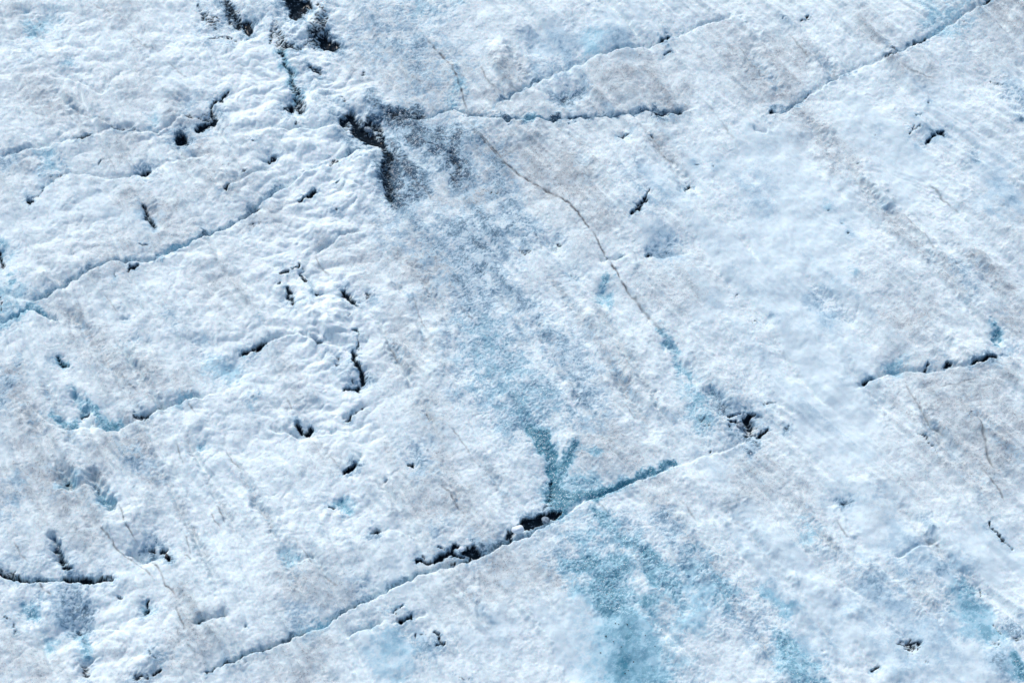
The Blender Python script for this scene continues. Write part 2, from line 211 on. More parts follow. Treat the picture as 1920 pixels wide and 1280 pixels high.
SMOO = [  # smooth wet slush without crust
 (1.0,[(1178,1190,50),(1182,1270,70)]), (.7,[(1232,1074,22)]), (1.0,[(1830,1160,36)]), (.8,[(1034,880,8),(1038,900,10)]),
 (.8,[(1400,990,40),(1560,1180,90)]), (.9,[(1320,1150,40)]), (.7,[(1600,200,60),(1700,330,80)]), (.8,[(1560,640,100),(1590,800,90)]), (.6,[(270,420,40),(180,370,30)]), (.6,[(320,160,40)]), (.6,[(740,320,20)]), (.5,[(1230,470,60)]),
 (.9,[(1460,330,110),(1500,400,120)]), (.7,[(1230,340,50),(1330,330,70)]), (.8,[(1360,480,80),(1500,540,100)]), (.8,[(1500,620,90),(1560,760,120)]), (.7,[(1500,830,60)]), (.6,[(1320,600,50)]), (.7,[(1060,85,50),(1000,80,40),(1180,60,50)]), (.6,[(1760,200,90)]), (.8,[(1860,330,60),(1910,380,40)]),
 (.8,[(1640,960,80),(1700,1040,60)]), (.8,[(1800,1020,70),(1900,1060,60)]), (.8,[(1660,1180,90),(1800,1230,110)]), (.9,[(1060,1150,56),(1090,1220,70)]), (.9,[(1180,1220,60)]), (.8,[(730,1230,60)]), (.7,[(930,1180,60)]), (.7,[(430,690,40)]), (.6,[(90,400,40),(60,330,30)]), (.6,[(820,820,50)]), (.6,[(200,75,40)]),
 (.7,[(110,1150,50)]), (.6,[(1330,870,60)]), (.7,[(1900,120,40)]), (.7,[(1290,1080,12),(1320,1180,20)]), (.6,[(760,1080,50)]), (.5,[(560,430,20)]), (.5,[(360,300,20)]),(.6,[(1560,900,60)]),
]
LUMP = [  # puffed, rounded snow crust
 (.5,[(120,120,150)]), (.7,[(420,90,120)]), (1.0,[(570,60,80),(600,160,90)]), (1.0,[(480,180,90)]), (.95,[(660,310,50),(640,400,70)]), (.9,[(560,300,80),(540,450,80)]), (1.0,[(590,560,90),(620,660,90)]), (.9,[(560,760,80),(640,800,60)]), (.6,[(380,480,100)]), (.65,[(430,330,70)]), (.5,[(150,440,80)]), (.5,[(450,640,80)]),
 (.5,[(640,950,90)]), (.55,[(860,1000,50)]), (.7,[(120,1160,100),(250,1230,80)]), (.5,[(400,780,80)]), (.6,[(330,250,60)]), (.4,[(250,990,60)]), (.5,[(560,960,60)]),
]
# sharp-lipped cracks: (depth m, reach of the gentle side above in px, [(x, y), ...])
CRACK = [
 (.16,20,[(762,227),(814,215),(848,206),(882,213),(917,223),(951,229),(981,224),(1043,223),(1088,216),(1132,214),(1208,208),(1277,211),(1292,204)]),
 (.13,22,[(0,545),(60,562),(75,557),(120,533),(155,509),(210,490),(285,484),(344,461),(412,430),(460,404),(491,375),(532,350),(573,323),(631,299),(673,282),(700,284)]),
 (.10,14,[(0,610),(24,594),(52,576),(85,590),(115,600)]),
 (.14,26,[(385,1262),(405,1249),(430,1244),(452,1230),(481,1218),(504,1214),(556,1190),(607,1170),(649,1142),(683,1125),(724,1108),(762,1087),(793,1074),(820,1066),(872,1053),(906,1040),(951,1014),(985,1002),(1020,985),(1060,962),(1093,940),(1156,914),(1199,899),(1240,884),(1290,864)]),
 (.035,24,[(1285,866),(1330,850),(1370,838),(1400,815)]),
 (.075,16,[(1440,212),(1471,204),(1492,189),(1527,168),(1561,151),(1585,134),(1620,122),(1660,110),(1685,99),(1712,87),(1735,74),(1780,46),(1846,6),(1880,-14)]),
 (.10,16,[(900,215),(940,188),(990,160),(1040,130),(1110,104),(1180,92),(1240,80),(1275,60),(1330,42),(1400,22)]),
 (.09,14,[(1600,725),(1634,712),(1665,694),(1700,690),(1740,698),(1780,690),(1825,686),(1864,672)]),
 (.14,20,[(-10,1076),(30,1084),(52,1088),(86,1086),(120,1080),(165,1088),(210,1084)]),
 (.09,16,[(60,760),(95,795),(124,803),(150,796),(172,790),(200,806),(250,790),(300,765),(345,748),(400,735)]),
 (.07,12,[(340,212),(320,232),(290,246),(254,246),(213,237),(180,222),(140,208),(110,192)]), (.07,10,[(130,262),(168,252),(213,240),(260,236)]),
 (.06,9,[(55,378),(82,346),(120,320),(200,330),(270,322),(340,295),(400,285)]), (.07,10,[(425,356),(440,338),(480,322),(520,318)]), (.08,10,[(470,240),(560,241),(640,236)]),
 (.06,10,[(690,1002),(714,996),(745,990),(775,1004)]), (.06,9,[(450,665),(501,642),(530,628),(560,624)]), (.07,10,[(640,888),(668,872),(680,850)]), (.06,9,[(735,1164),(775,1156),(800,1150)]), (.06,9,[(1440,245),(1412,240)]),
 (.08,12,[(0,290),(30,286),(80,270),(130,262)]), (.07,10,[(640,782),(660,774),(690,757)]), (.06,12,[(570,510),(600,552),(650,556)]), (.07,9,[(560,1056),(590,1040)]), (.06,14,[(1210,478),(1290,470)]), (.06,10,[(1120,490),(1174,482)]),
 (.07,10,[(560,624),(600,640),(650,650)]), (.07,9,[(590,476),(640,440),(680,430)]), (.07,10,[(500,800),(560,812),(640,806),(690,792)]), (.08,12,[(650,1190),(720,1160)]), (.06,10,[(1680,1045),(1760,1010)]), (.05,10,[(230,130),(190,175),(120,140)]),
 (.06,10,[(95,900),(140,912),(165,908),(215,950)]), (.09,14,[(230,1030),(270,1045),(300,1036),(315,1025)]), (.06,9,[(360,1170),(390,1160),(430,1150)]), (.07,12,[(140,1180),(180,1172),(230,1180)]), (.07,12,[(155,1250),(175,1230),(150,1190)]),
]
# hairline fractures drawn as dark lines: (strength, half width px, points)
HAIR = [
 (.9,1.5,[(877,226),(887,240),(900,258),(925,281),(946,302),(964,318),(1000,342),(1030,358),(1060,378),(1084,402),(1098,423),(1115,441),(1129,471),(1143,496),(1163,530),(1180,551),(1201,578),(1222,604),(1238,620),(1254,642)]),
 (.7,1.5,[(880,240),(905,268),(935,296),(950,312)]), (.75,1.8,[(798,68),(818,92),(840,116),(850,132),(862,160),(871,190),(878,206)]), (.45,1.6,[(900,120),(912,148),(930,166)]), (.4,1.4,[(730,290),(775,330),(800,360),(812,380)]),
 (.45,1.2,[(772,550),(786,592),(805,626)]), (.45,1.2,[(721,635),(745,674),(760,690)]), (.5,1.4,[(841,798),(865,825),(882,856),(890,876)]), (.5,1.5,[(590,475),(600,496),(625,526)]), (.4,1.3,[(535,740),(552,770)]),
 (.65,1.5,[(825,910),(845,930),(858,950),(874,968)]), (.65,1.3,[(172,960),(192,991),(220,1026),(240,1042),(261,1056),(280,1074),(289,1087)]), (.8,1.6,[(282,1046),(298,1064),(306,1077),(309,1094),(325,1108),(332,1120)]), (.7,1.3,[(330,1138),(337,1156),(347,1184)]), (.6,1.4,[(350,1210),(361,1221),(370,1226)]),
 (.75,1.6,[(220,943),(228,960),(240,988),(258,1015)]), (.6,1.3,[(395,957),(405,975),(416,988)]), (.6,1.3,[(405,943),(415,960),(423,977)]), (.5,1.1,[(330,1170),(340,1214)]), (.65,2,[(72,1091),(80,1104),(96,1116)]), (.5,1.3,[(25,1015),(38,1040),(56,1052)]), (.55,1.4,[(344,1036),(360,1050)]),
 (.45,1.3,[(345,1000),(358,1040)]), (.4,1.1,[(195,550),(208,570),(220,585)]), (.4,1.1,[(225,50),(260,80),(300,100)]), (.45,1.2,[(165,0),(210,26)]), (.4,1.1,[(315,118),(360,150)]), (.35,1.1,[(130,218),(150,235)]), (.35,1.1,[(205,292),(218,322)]), (.4,1.2,[(390,310),(402,326)]), (.5,1.4,[(353,755),(368,778)]),
 (.45,1.3,[(552,1010),(575,1040),(590,1062)]), (.45,1.3,[(600,1070),(634,1100)]), (.35,1.1,[(825,1072),(835,1084)]), (.5,1.3,[(610,845),(640,880)]), (.45,1.2,[(873,845),(905,880)]), (.4,1.2,[(1035,230),(1060,248),(1095,270)]), (.45,1.2,[(1220,252),(1245,290),(1275,310)]),
 (.5,1.3,[(1568,971),(1578,990),(1592,1008)]), (.45,1.3,[(1729,1008),(1748,1016),(1764,1029)]), (.6,1.6,[(1838,880),(1856,900),(1874,919),(1884,945)]), (.5,1.2,[(1719,750),(1732,775),(1750,800),(1775,818)]), (.5,1.6,[(1700,715),(1712,740),(1730,775)]), (.6,1.8,[(1830,770),(1845,830),(1865,880)]), (.4,1.1,[(1610,60),(1650,90)]),
 (.45,1.5,[(1785,505),(1830,480)]), (.4,1.2,[(1685,120),(1720,140),(1760,150)]), (.4,1.2,[(1380,80),(1430,140)]), (.45,1.2,[(1480,60),(1520,120)]), (.4,1.2,[(1000,440),(1020,470)]), (.4,1.2,[(1165,760),(1195,790)]), (.4,1.2,[(1140,840),(1170,868)]), (.35,1.1,[(1120,940),(1145,970)]), (.4,1.3,[(225,700),(260,740)]), (.35,1.2,[(100,850),(110,900)]),
 (.45,1.1,[(1145,487),(1174,482)]), (.5,1.4,[(860,575),(890,600)]), (.5,1.3,[(330,830),(345,870)]), (.5,1.3,[(420,840),(450,876)]), (.45,1.4,[(1757,730),(1830,712)]), (.4,1.3,[(1275,940),(1310,980)]), (.5,1.4,[(1740,345),(1800,400)]), (.4,1.4,[(1330,200),(1380,260)]), (.4,1.3,[(1690,400),(1760,480)]),
]
# long shallow melt grooves following the foliation: (strength, half width px, points)
STREAKS = [
 (.9,5,[(110,560),(160,620),(215,700),(270,780),(310,850)]), (.8,4,[(190,590),(235,660),(290,740),(330,800)]), (.9,6,[(30,720),(70,800),(120,880),(165,960),(215,1040)]), (.8,5,[(75,700),(115,780),(150,850)]),
 (.7,4,[(250,800),(300,880),(345,960),(385,1050),(430,1130)]), (.7,4,[(330,790),(375,870),(420,950),(465,1040)]), (.7,4,[(400,800),(450,880),(500,970),(545,1070),(590,1140)]), (.7,4,[(560,990),(600,1060),(640,1120)]),
 (.8,5,[(720,490),(760,560),(800,640),(845,720)]), (.8,4,[(690,560),(735,650),(780,740),(830,820)]), (.8,4,[(765,480),(815,560),(855,640)]), (.7,4,[(780,800),(830,880),(880,970)]), (.6,5,[(880,840),(930,900),(970,960)]), (.6,4,[(700,880),(750,960),(800,1030)]),
 (.8,5,[(1000,470),(1050,540),(1100,610),(1150,690),(1200,780),(1240,850)]), (.8,5,[(960,540),(1010,620),(1060,700),(1110,780),(1160,850)]), (.7,4,[(1110,560),(1160,640),(1215,730),(1255,800)]), (.6,5,[(920,500),(970,590),(1010,670)]),
 (.7,5,[(1040,240),(1090,300),(1140,370),(1180,430)]), (.6,4,[(1205,240),(1250,300),(1290,350)]), (.7,4,[(940,60),(980,130),(1010,180)]), (.6,4,[(900,80),(930,140),(955,190)]), (.5,4,[(740,60),(780,130),(820,190)]),
 (.7,5,[(1140,960),(1190,1030),(1240,1110),(1290,1190)]), (.7,5,[(1230,930),(1290,1010),(1350,1090),(1420,1190),(1470,1270)]), (.7,5,[(1330,910),(1400,990),(1470,1080),(1540,1170),(1600,1260)]), (.6,5,[(1440,890),(1520,980),(1600,1070),(1680,1160)]), (.6,5,[(1640,900),(1720,990),(1800,1080),(1870,1170)]),
 (.8,5,[(1380,60),(1430,130),(1480,190)]), (.7,5,[(1490,50),(1540,110),(1590,170)]), (.7,5,[(1500,210),(1560,280),(1620,350),(1690,430),(1750,500)]), (.7,4,[(1600,330),(1670,400),(1740,480),(1810,560),(1860,620)]), (.6,5,[(1760,430),(1830,500),(1900,580)]), (.6,5,[(1700,560),(1750,620),(1800,670)]),
 (.7,5,[(1690,720),(1750,800),(1820,890),(1880,980)]), (.6,5,[(1790,720),(1850,800),(1910,880)]), (.5,5,[(1560,640),(1620,720),(1690,800)]), (.6,5,[(560,1180),(600,1240),(630,1290)]), (.6,5,[(860,1090),(910,1160),(960,1240)]), (.6,5,[(980,1030),(1020,1100),(1060,1170)]),
 (.5,4,[(80,150),(140,210),(190,260)]), (.5,4,[(220,60),(280,120),(330,170)]), (.5,4,[(1640,60),(1700,130),(1770,210)]), (.5,4,[(360,280),(410,340),(450,390)]), (.5,4,[(60,470),(110,520),(150,570)]),
]
# rounded gouges and bumps in the relief: (height m, [(x, y, half width), ...])
RELIEF = [
 (-.22,[(176,898,14),(192,920,15),(208,942,10)]), (-.16,[(98,1008,8),(112,1042,12)]), (-.14,[(120,892,16),(128,905,12)]), (-.16,[(260,1036,20),(285,1030,18)]), (-.2,[(150,1168,34)]), (-.14,[(60,1142,30)]), (-.14,[(96,1204,26)]),
 (-.16,[(1060,175,26),(1085,168,18)]), (-.12,[(1249,464,30)]), (-.10,[(1043,460,22)]), (-.08,[(1075,512,20)]), (-.10,[(378,832,16)]), (-.12,[(642,944,16)]), (-.10,[(545,1044,20)]), (-.12,[(118,785,24),(200,788,22)]), (-.14,[(140,740,10),(156,765,10)]), (-.1,[(116,676,14)]),
 (-.10,[(990,797,16),(1030,850,16),(1040,920,22)]), (-.12,[(1328,729,10),(1365,772,12)]), (-.08,[(1260,650,10),(1300,712,12)]), (-.12,[(1405,795,26)]), (-.14,[(700,245,34),(660,225,20)]), (-.12,[(728,320,18),(730,365,18)]), (-.14,[(560,10,24)]), (-.14,[(610,70,20)]), (-.14,[(552,195,18)]), (-.12,[(450,48,24)]),
 (-.12,[(385,226,22)]), (-.10,[(278,395,12),(286,420,10)]), (-.1,[(342,255,18)]), (-.08,[(345,196,20)]), (-.07,[(232,598,14)]), (-.07,[(250,632,16)]), (-.07,[(275,645,9)]), (-.07,[(380,648,22)]), (-.08,[(440,690,30)]), (-.08,[(775,850,30)]), (-.09,[(652,556,14)]), (-.1,[(668,715,18)]), (-.08,[(543,556,14)]), (-.09,[(568,798,20)]),
 (-.07,[(380,1165,10)]), (-.05,[(420,1154,8)]), (-.05,[(458,1171,8)]), (-.1,[(158,1256,16)]), (-.1,[(275,1135,14)]), (-.1,[(290,1265,20)]), (-.12,[(1035,100,40),(1080,90,30)]), (-.08,[(1000,80,16)]), (-.1,[(1134,550,16)]), (-.08,[(1585,936,26)]), (-.06,[(1540,560,30)]), (-.08,[(1700,1205,26)]), (-.07,[(1640,1248,18)]),
 (-.1,[(1820,1130,40),(1860,1190,30)]), (-.1,[(1870,630,14)]), (-.08,[(1680,684,22)]), (-.08,[(1750,55,26)]), (-.06,[(1745,255,20)]), (-.06,[(1290,348,14)]), (-.06,[(1196,390,14)]), (-.07,[(1170,250,12)]), (-.09,[(510,296,12)]), (-.08,[(268,322,14)]), (-.1,[(5,480,20)]), (-.1,[(75,40,26),(100,34,22)]), (-.07,[(132,122,16)]),
 (.10,[(900,236,30),(1000,240,20)]), (.15,[(278,1248,22)]), (.08,[(1060,832,16)]), (.13,[(560,58,18),(592,44,14)]), (.08,[(690,190,26)]), (.10,[(690,320,30),(660,340,30)]), (.07,[(610,235,30)]), (.09,[(600,600,36)]), (.08,[(620,580,30)]), (.08,[(1820,668,30)]), (.06,[(840,120,12),(870,185,8)]), (.06,[(620,620,30)]),
 (.07,[(1530,1090,14),(1560,1120,14)]), (.06,[(1490,1085,12)]), (.07,[(1600,1150,18)]), (.06,[(1700,1095,12),(1740,1130,14)]), (.05,[(1570,955,8),(1600,1000,8)]), (.05,[(1730,1000,12)]), (.09,[(1480,1266,40)]), (.08,[(1680,1270,50)]), (.06,[(1640,1060,24)]), (.06,[(220,1090,14)]), (.06,[(560,780,30)]), (.05,[(1240,840,20)]),
 (.07,[(820,640,18),(825,690,22)]), (.06,[(760,560,8),(790,640,10)]), (.05,[(735,530,10)]), (.06,[(1160,440,8),(1190,500,8)]), (.06,[(1100,600,12),(1130,660,12),(1150,720,12)]), (.05,[(1210,640,14),(1230,700,14)]), (.07,[(940,90,14),(930,150,14)]), (.06,[(1380,30,8),(1440,90,8)]), (.06,[(1620,320,14),(1660,380,14)]),
 (-.05,[(130,590,16),(300,760,16)]), (-.05,[(180,620,10)]), (.05,[(170,800,24)]), (.05,[(390,880,24)]), (.07,[(270,940,18),(250,970,14)]), (-.04,[(850,480,26),(960,690,26)]), (.05,[(1300,660,20),(1380,740,18)]), (.06,[(1300,905,20),(1350,930,20)]), (.06,[(1230,930,16),(1280,960,14)]),
]

# ------------------------------------------------------------------ ice sheet grid
def axis(lo, hi, step, reach):
    core = np.arange(lo, hi + step * .5, step)
    out, s, p = [], step, 0.0
    while p < reach:
        s *= 1.16; p += s; out.append(p)
    out = np.array(out)
    return np.concatenate([lo - out[::-1], core, hi + out])

xs = axis(-14.6, 14.6, 0.0150, 1500)
ys = axis(-10.6, 13.4, 0.0185, 1500)
NX, NY = len(xs), len(ys)
GX, GY = np.meshgrid(xs, ys)
GX = GX.astype(np.float32); GY = GY.astype(np.float32)
dyy = ys - CAM[1]
depth_row = dyy * cp + CAM[2] * sp
ok_row = depth_row > 5
PXr = 960 + FPX * GX / np.where(ok_row, depth_row, 1e9)[:, None]
PYr = np.where(ok_row, 640 - FPX * (dyy * sp - CAM[2] * cp) / np.where(ok_row, depth_row, 1), 5000 )
PYr = np.where(ys < -12, 5000, np.where(ys > 16, -5000, PYr))
rows_ok = np.where((PYr > -420) & (PYr < 1760))[0]
r0, r1 = rows_ok.min(), rows_ok.max() + 1
c0, c1 = np.searchsorted(xs, -14.6), np.searchsorted(xs, 14.6)
PX = PXr[r0:r1, c0:c1].astype(np.float32)
PYv = PYr[r0:r1].astype(np.float32)
WX, WY = GX[r0:r1, c0:c1], GY[r0:r1, c0:c1]
# ragged edges: positions are warped by noise fixed to the ground
wx = 5.0 * perlin(WX / .34, WY / .34, 11) + 3.0 * perlin(WX / .12, WY / .12, 12) + 1.6 * perlin(WX / .05, WY / .05, 13)
wy = 5.0 * perlin(WX / .34, WY / .34, 21) + 3.0 * perlin(WX / .12, WY / .12, 22) + 1.6 * perlin(WX / .05, WY / .05, 23)
PY = np.repeat(PYv[:, None], PX.shape[1], 1)
QX, QY = PX + wx, PY + wy
hX, hY = PX + .6 * wx, PY + .6 * wy

def window(pts, pad):
    x0 = min(p[0] for p in pts) - pad; x1 = max(p[0] for p in pts) + pad
    y0 = min(p[1] for p in pts) - pad; y1 = max(p[1] for p in pts) + pad
    rr = np.where((PYv >= y0) & (PYv <= y1))[0]
    if len(rr) == 0: return None
    a, b = rr[0], rr[-1] + 1
    sub = PX[a:b]
    cc = np.where((sub.max(0) >= x0) & (sub.min(0) <= x1))[0]
    if len(cc) == 0: return None
    return slice(a, b), slice(cc[0], cc[-1] + 1)

def stroke_mask(out, strokes, X, Y, soft=.8, scale=1.0, add=False, power=1.0):
    for s, pts in strokes:
        w = window(pts, max(p[2] for p in pts) * scale * 2.2 + 12)
        if w is None: continue
        x, y = X[w], Y[w]
        if len(pts) == 1: pts = [pts[0], (pts[0][0] + .01, pts[0][1], pts[0][2])]
        m = np.zeros_like(x)
        for (ax, ay, aw), (bx, by, bw) in zip(pts[:-1], pts[1:]):
            dx, dy = bx - ax, by - ay
            t = np.clip(((x - ax) * dx + (y - ay) * dy) / (dx * dx + dy * dy), 0, 1)
            d2 = (x - ax - t * dx) ** 2 + (y - ay - t * dy) ** 2
            ww = (aw + t * (bw - aw)) * scale
            m = np.maximum(m, np.exp(-soft * (d2 / (ww * ww)) ** power))
        if add: out[w] += s * m
        else: out[w] = np.maximum(out[w], s * m)
    return out

Z0 = np.zeros_like(PX)
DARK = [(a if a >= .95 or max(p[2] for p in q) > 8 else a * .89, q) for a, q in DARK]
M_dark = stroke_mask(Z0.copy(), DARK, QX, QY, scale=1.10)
M_halo = stroke_mask(Z0.copy(), DARK, QX + wx, QY + wy, scale=3.0)
M_teal = stroke_mask(Z0.copy(), TEAL, QX + 1.2 * wx, QY + 1.2 * wy, soft=.6, power=1.3)
M_k = stroke_mask(Z0.copy(), KBLU, QX + 1.6 * wx, QY + 1.6 * wy, soft=.55, power=1.2)
M_dust = stroke_mask(Z0.copy(), DUST, QX + 2 * wx, QY + 2 * wy, soft=.5, power=1.0, scale=1.25)
M_smoo = stroke_mask(Z0.copy(), SMOO, QX + 3 * wx, QY + 3 * wy)
M_lump = stroke_mask(Z0.copy(), LUMP, QX + 3 * wx, QY + 3 * wy)
H_rel = stroke_mask(Z0.copy(), RELIEF, QX, QY, add=True)

def signed_line(x, y, pts):
    best = np.full(x.shape, 1e9, np.float32); sg = np.zeros_like(best); tt = np.zeros_like(best)
    n = len(pts) - 1
    for i in range(n):
        (ax, ay), (bx, by) = pts[i], pts[i + 1]
        dx, dy = bx - ax, by - ay
        t = np.clip(((x - ax) * dx + (y - ay) * dy) / (dx * dx + dy * dy), 0, 1)
        ex, ey = x - ax - t * dx, y - ay - t * dy
        d = np.hypot(ex, ey)
        k = d < best
        best = np.where(k, d, best)
        sg = np.where(k, np.where(ey > 0, 1.0, -1.0), sg)      # + = nearer the camera than the line
        tt = np.where(k, (i + t) / n, tt)
    return best, sg, tt

H_crack = Z0.copy(); M_line = Z0.copy(); M_shade = Z0.copy()
for dep, reach, pts in CRACK:
    w = window(pts, reach * 2.5 + 14)
    if w is None: continue
    x, y = hX[w], hY[w]
    d, sg, tt = signed_line(x, y, pts)
    end = np.minimum(1, np.minimum(tt, 1 - tt) * 9 + .15)
    vary = np.clip(.85 + .55 * perlin(WX[w] / .9, WY[w] / .9, 31), .4, 1.3)
    wd = np.where(sg > 0, 2.6, reach)
    prof = np.where(sg > 0, np.exp(-(d / wd) ** 2), .55 * np.exp(-(d / wd) ** 1.3) + .45 * np.exp(-(d / 5.0) ** 2))
    lip = .22 * np.exp(-((d - 9) / 9) ** 2) * (sg > 0)
    H_crack[w] = np.minimum(H_crack[w], -dep * 1.15 * prof * end * vary) + dep * lip * end * .35
    M_shade[w] = np.maximum(M_shade[w], np.where(sg > 0, 0, np.exp(-(d / (reach * .55)) ** 1.5)) * end * vary * dep * 4.6)  # shade on the far slope of each crack, painted in as blue-grey
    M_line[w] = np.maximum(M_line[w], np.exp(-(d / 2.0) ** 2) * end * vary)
M_hair = Z0.copy()
for s, hw, pts in HAIR:
    w = window(pts, 24)
    if w is None: continue
    d, sg, tt = signed_line(hX[w] , hY[w], pts)
    end = np.minimum(1, np.minimum(tt, 1 - tt) * 6 + .1)
    broke = np.clip(.75 + .9 * perlin(WX[w] / .16, WY[w] / .16, 41), 0, 1)
    M_hair[w] = np.maximum(M_hair[w], s * 1.25 * np.exp(-(d / hw / 1.1) ** 2) * end * broke)

# noise fields on the ground, metres
def rot(X, Y, deg):
    c, s = math.cos(math.radians(deg)), math.sin(math.radians(deg))
    return X * c + Y * s, -X * s + Y * c
# foliation of the ice: bands run down to the right, steeper on the left
TH = math.radians(58)
U = WX * math.cos(TH) - WY * math.sin(TH)
V = WX * math.sin(TH) + WY * math.cos(TH) - .009 * WX * WX
U = U + .35 * perlin(WX / 2.6, WY / 2.6, 51)
V = V + .16 * perlin(WX / 2.3, WY / 2.3, 52) + .03 * perlin(WX / .5, WY / .5, 53) + .008 * perlin(WX / .11, WY / .11, 54)
def band(lu, lv, seed, n=9):
    # noise drawn out along the bands by averaging samples taken up and down each band
    o, wsum = 0, 0
    Us = U + lu * 1.6 * perlin(V / (lv * 1.6) + 9.3, U / 3.0, seed + 200)
    for k in range(n):
        t = (k - (n - 1) / 2) / ((n - 1) / 2)
        w = math.exp(-2 * t * t)
        o = o + w * perlin((Us + t * lu) / (lv * 2.6), V / lv , seed)
        wsum += w
    return np.clip(o / wsum * 2.3, -1.3, 1.3)
s_a = band(2.6, .42, 61, 7); s_b = band(1.1, .15, 63); s_c = band(.42, .058, 65); s_d = band(.19, .029, 67)
str1 = .55 * s_a + .6 * s_b + .35 * s_c
str2 = s_c + .6 * s_d
n_mid = fbm(WX / .42, WY / .42, 81, 3)
A, B = rot(WX, WY, 14)
A = A + .05 * perlin(WX / .19, WY / .19, 56) + .015 * perlin(WX / .07, WY / .07, 58); B = B + .05 * perlin(WX / .15, WY / .15, 57) + .012 * perlin(WX / .06, WY / .06, 59)
tuft = fbm(A / .085, B / .048, 91, 2, .55)           # short tufts leaning up to the right
fine = perlin(A / .040, B / .030, 101)
fine2 = perlin(WX / .026, WY / .028, 102)
bil = 0
for i, (L, a) in enumerate([(.85, 1.0), (.40, .55), (.17, .20), (.075, .07)]):
    nx = WX / L + .5 * perlin(WX / L / 1.3, WY / L / 1.3, 111 + i); ny = WY / L * 1.15
    bil = bil + a * np.abs(perlin(nx, ny, 121 + i)) ** .85
patch = fbm(WX / 1.1, WY / 1.1, 131, 3)
patch2 = fbm(WX / .30, WY / .26, 141, 3, .6)
rag_n = .5 * perlin(A / .11, B / .045, 151) + .45 * perlin(A / .05, B / .026, 152) + .3 * fine2

# layer strengths
for st, hw, pts in STREAKS:
    hw = hw * 1.6
    w = window(pts, hw * 5 + 20)
    if w is None: continue
    d, sg, tt = signed_line(QX[w], QY[w], pts)
    end = np.minimum(1, np.minimum(tt, 1 - tt) * 5)
    br = np.clip(.75 + .65 * perlin(WX[w] / .8, WY[w] / .8, 301), .1, 1.2) * end * st
    H_rel[w] += -.075 * np.exp(-(d / hw) ** 2) * br + .055 * np.exp(-((d - 2.1 * hw) / (1.2 * hw)) ** 2) * br
    M_dust[w] = np.maximum(M_dust[w], .62 * np.exp(-(d / hw / 1.4) ** 2) * br)
    M_k[w] = np.maximum(M_k[w], .34 * np.exp(-(d / hw / 1.6) ** 2) * br)
M_k = np.maximum(M_k, np.clip(.55 * M_halo, 0, .55))
M_k = np.maximum(M_k, M_shade)
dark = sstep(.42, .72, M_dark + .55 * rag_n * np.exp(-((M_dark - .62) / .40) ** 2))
lump = np.clip(M_lump, 0, 1)
smoo = np.clip(sstep(.30, .70, M_smoo + .30 * patch + .30 * s_a + .14 * s_b) * (1 - .8 * lump), 0, 1)
crust = np.clip(.5 + .8 * patch2 + .65 * tuft + .6 * fine + .55 * fine2, 0, 1)      # white crust grains sitting on bare ice
crust = crust * (1 - .45 * smoo)
teal = np.clip(M_teal * (1.45 - .2 * patch) - crust * .62 * (1 - .55 * M_teal), 0, 1)
kbl = np.clip(M_k * 1.45 + .03 + .12 * patch + .22 * np.clip(.7 * s_a + .8 * s_b + .35 * s_c, -.5, 1) - crust * .72 * (1 - .4 * M_k), 0, 1)
spots = sstep(.42, .9, perlin(WX / .5, WY / .4, 161) + .3 * str1)
M_dust = np.clip(M_dust * (1 + .5 * patch2 + .35 * patch + .40 * s_b), 0, 1)
dust = np.clip((M_dust * 1.15 + .13 + .34 * (.6 * s_a + .7 * s_b + .2 * s_c) * (1 - .6 * smoo) * (.5 + M_dust) + .16 * patch) * (.74 + .30 * tuft + .20 * s_c + .12 * s_d + .26 * fine + .2 * fine2), 0, 1) * (1 - .55 * lump) * (1 - .4 * smoo)
hair = np.clip(M_hair, 0, 1)

core = Z0.copy()
core += .10 * perlin(WX / 3.4, WY / 3.0, 171) + .045 * perlin(WX / 1.3, WY / 1.1, 172)
core += .020 * n_mid
rough = (1 - .75 * smoo) * (1 - .3 * lump)
core += (.075 * s_a + .046 * s_b) * (1 - .5 * smoo) * (1 - .55 * lump) + .010 * s_c * (1 - .8 * smoo) * (1 - .7 * lump)
core += rough * (.0030 * s_d + .0056 * tuft + .0042 * fine + .0028 * fine2)
core += lump * (.13 * (bil - .55)) + (1 - lump) * (1 - .7 * smoo) * .030 * (bil - .55)
core += smoo * .035 * fbm(WX / .9, WY / .8, 181, 2)
core += H_rel * (1 + .25 * n_mid) + H_crack
core += .012 * crust * np.clip(M_teal + M_k, 0, 1) * (1 - smoo)
core -= .018 * hair
base_level = .10 * perlin(WX / 3.4, WY / 3.0, 171) + .045 * perlin(WX / 1.3, WY / 1.1, 172) + H_rel + H_crack
core -= .085 * sstep(.35, 1.05, M_dark) + .020 * dark
# feather to the plain outskirts of the sheet
fe = np.ones_like(core)
edge = np.minimum(np.arange(core.shape[1]), np.arange(core.shape[1])[::-1])[None, :] / 60.0
edger = np.minimum(np.arange(core.shape[0]), np.arange(core.shape[0])[::-1])[:, None] / 60.0
fe = sstep(0, 1, np.minimum(edge, edger))
far_h = .10 * perlin(GX / 3.4, GY / 3.0, 171) + .5 * perlin(GX / 60, GY / 60, 175) * sstep(15, 80, np.hypot(GX, GY))
HZ = far_h.astype(np.float32)
HZ[r0:r1, c0:c1] = HZ[r0:r1, c0:c1] * (1 - fe) + core * fe

def full(layer, fill=0.0):
    o = np.full((NY, NX), fill, np.float32)
    o[r0:r1, c0:c1] = layer * fe + fill * (1 - fe)
    return o

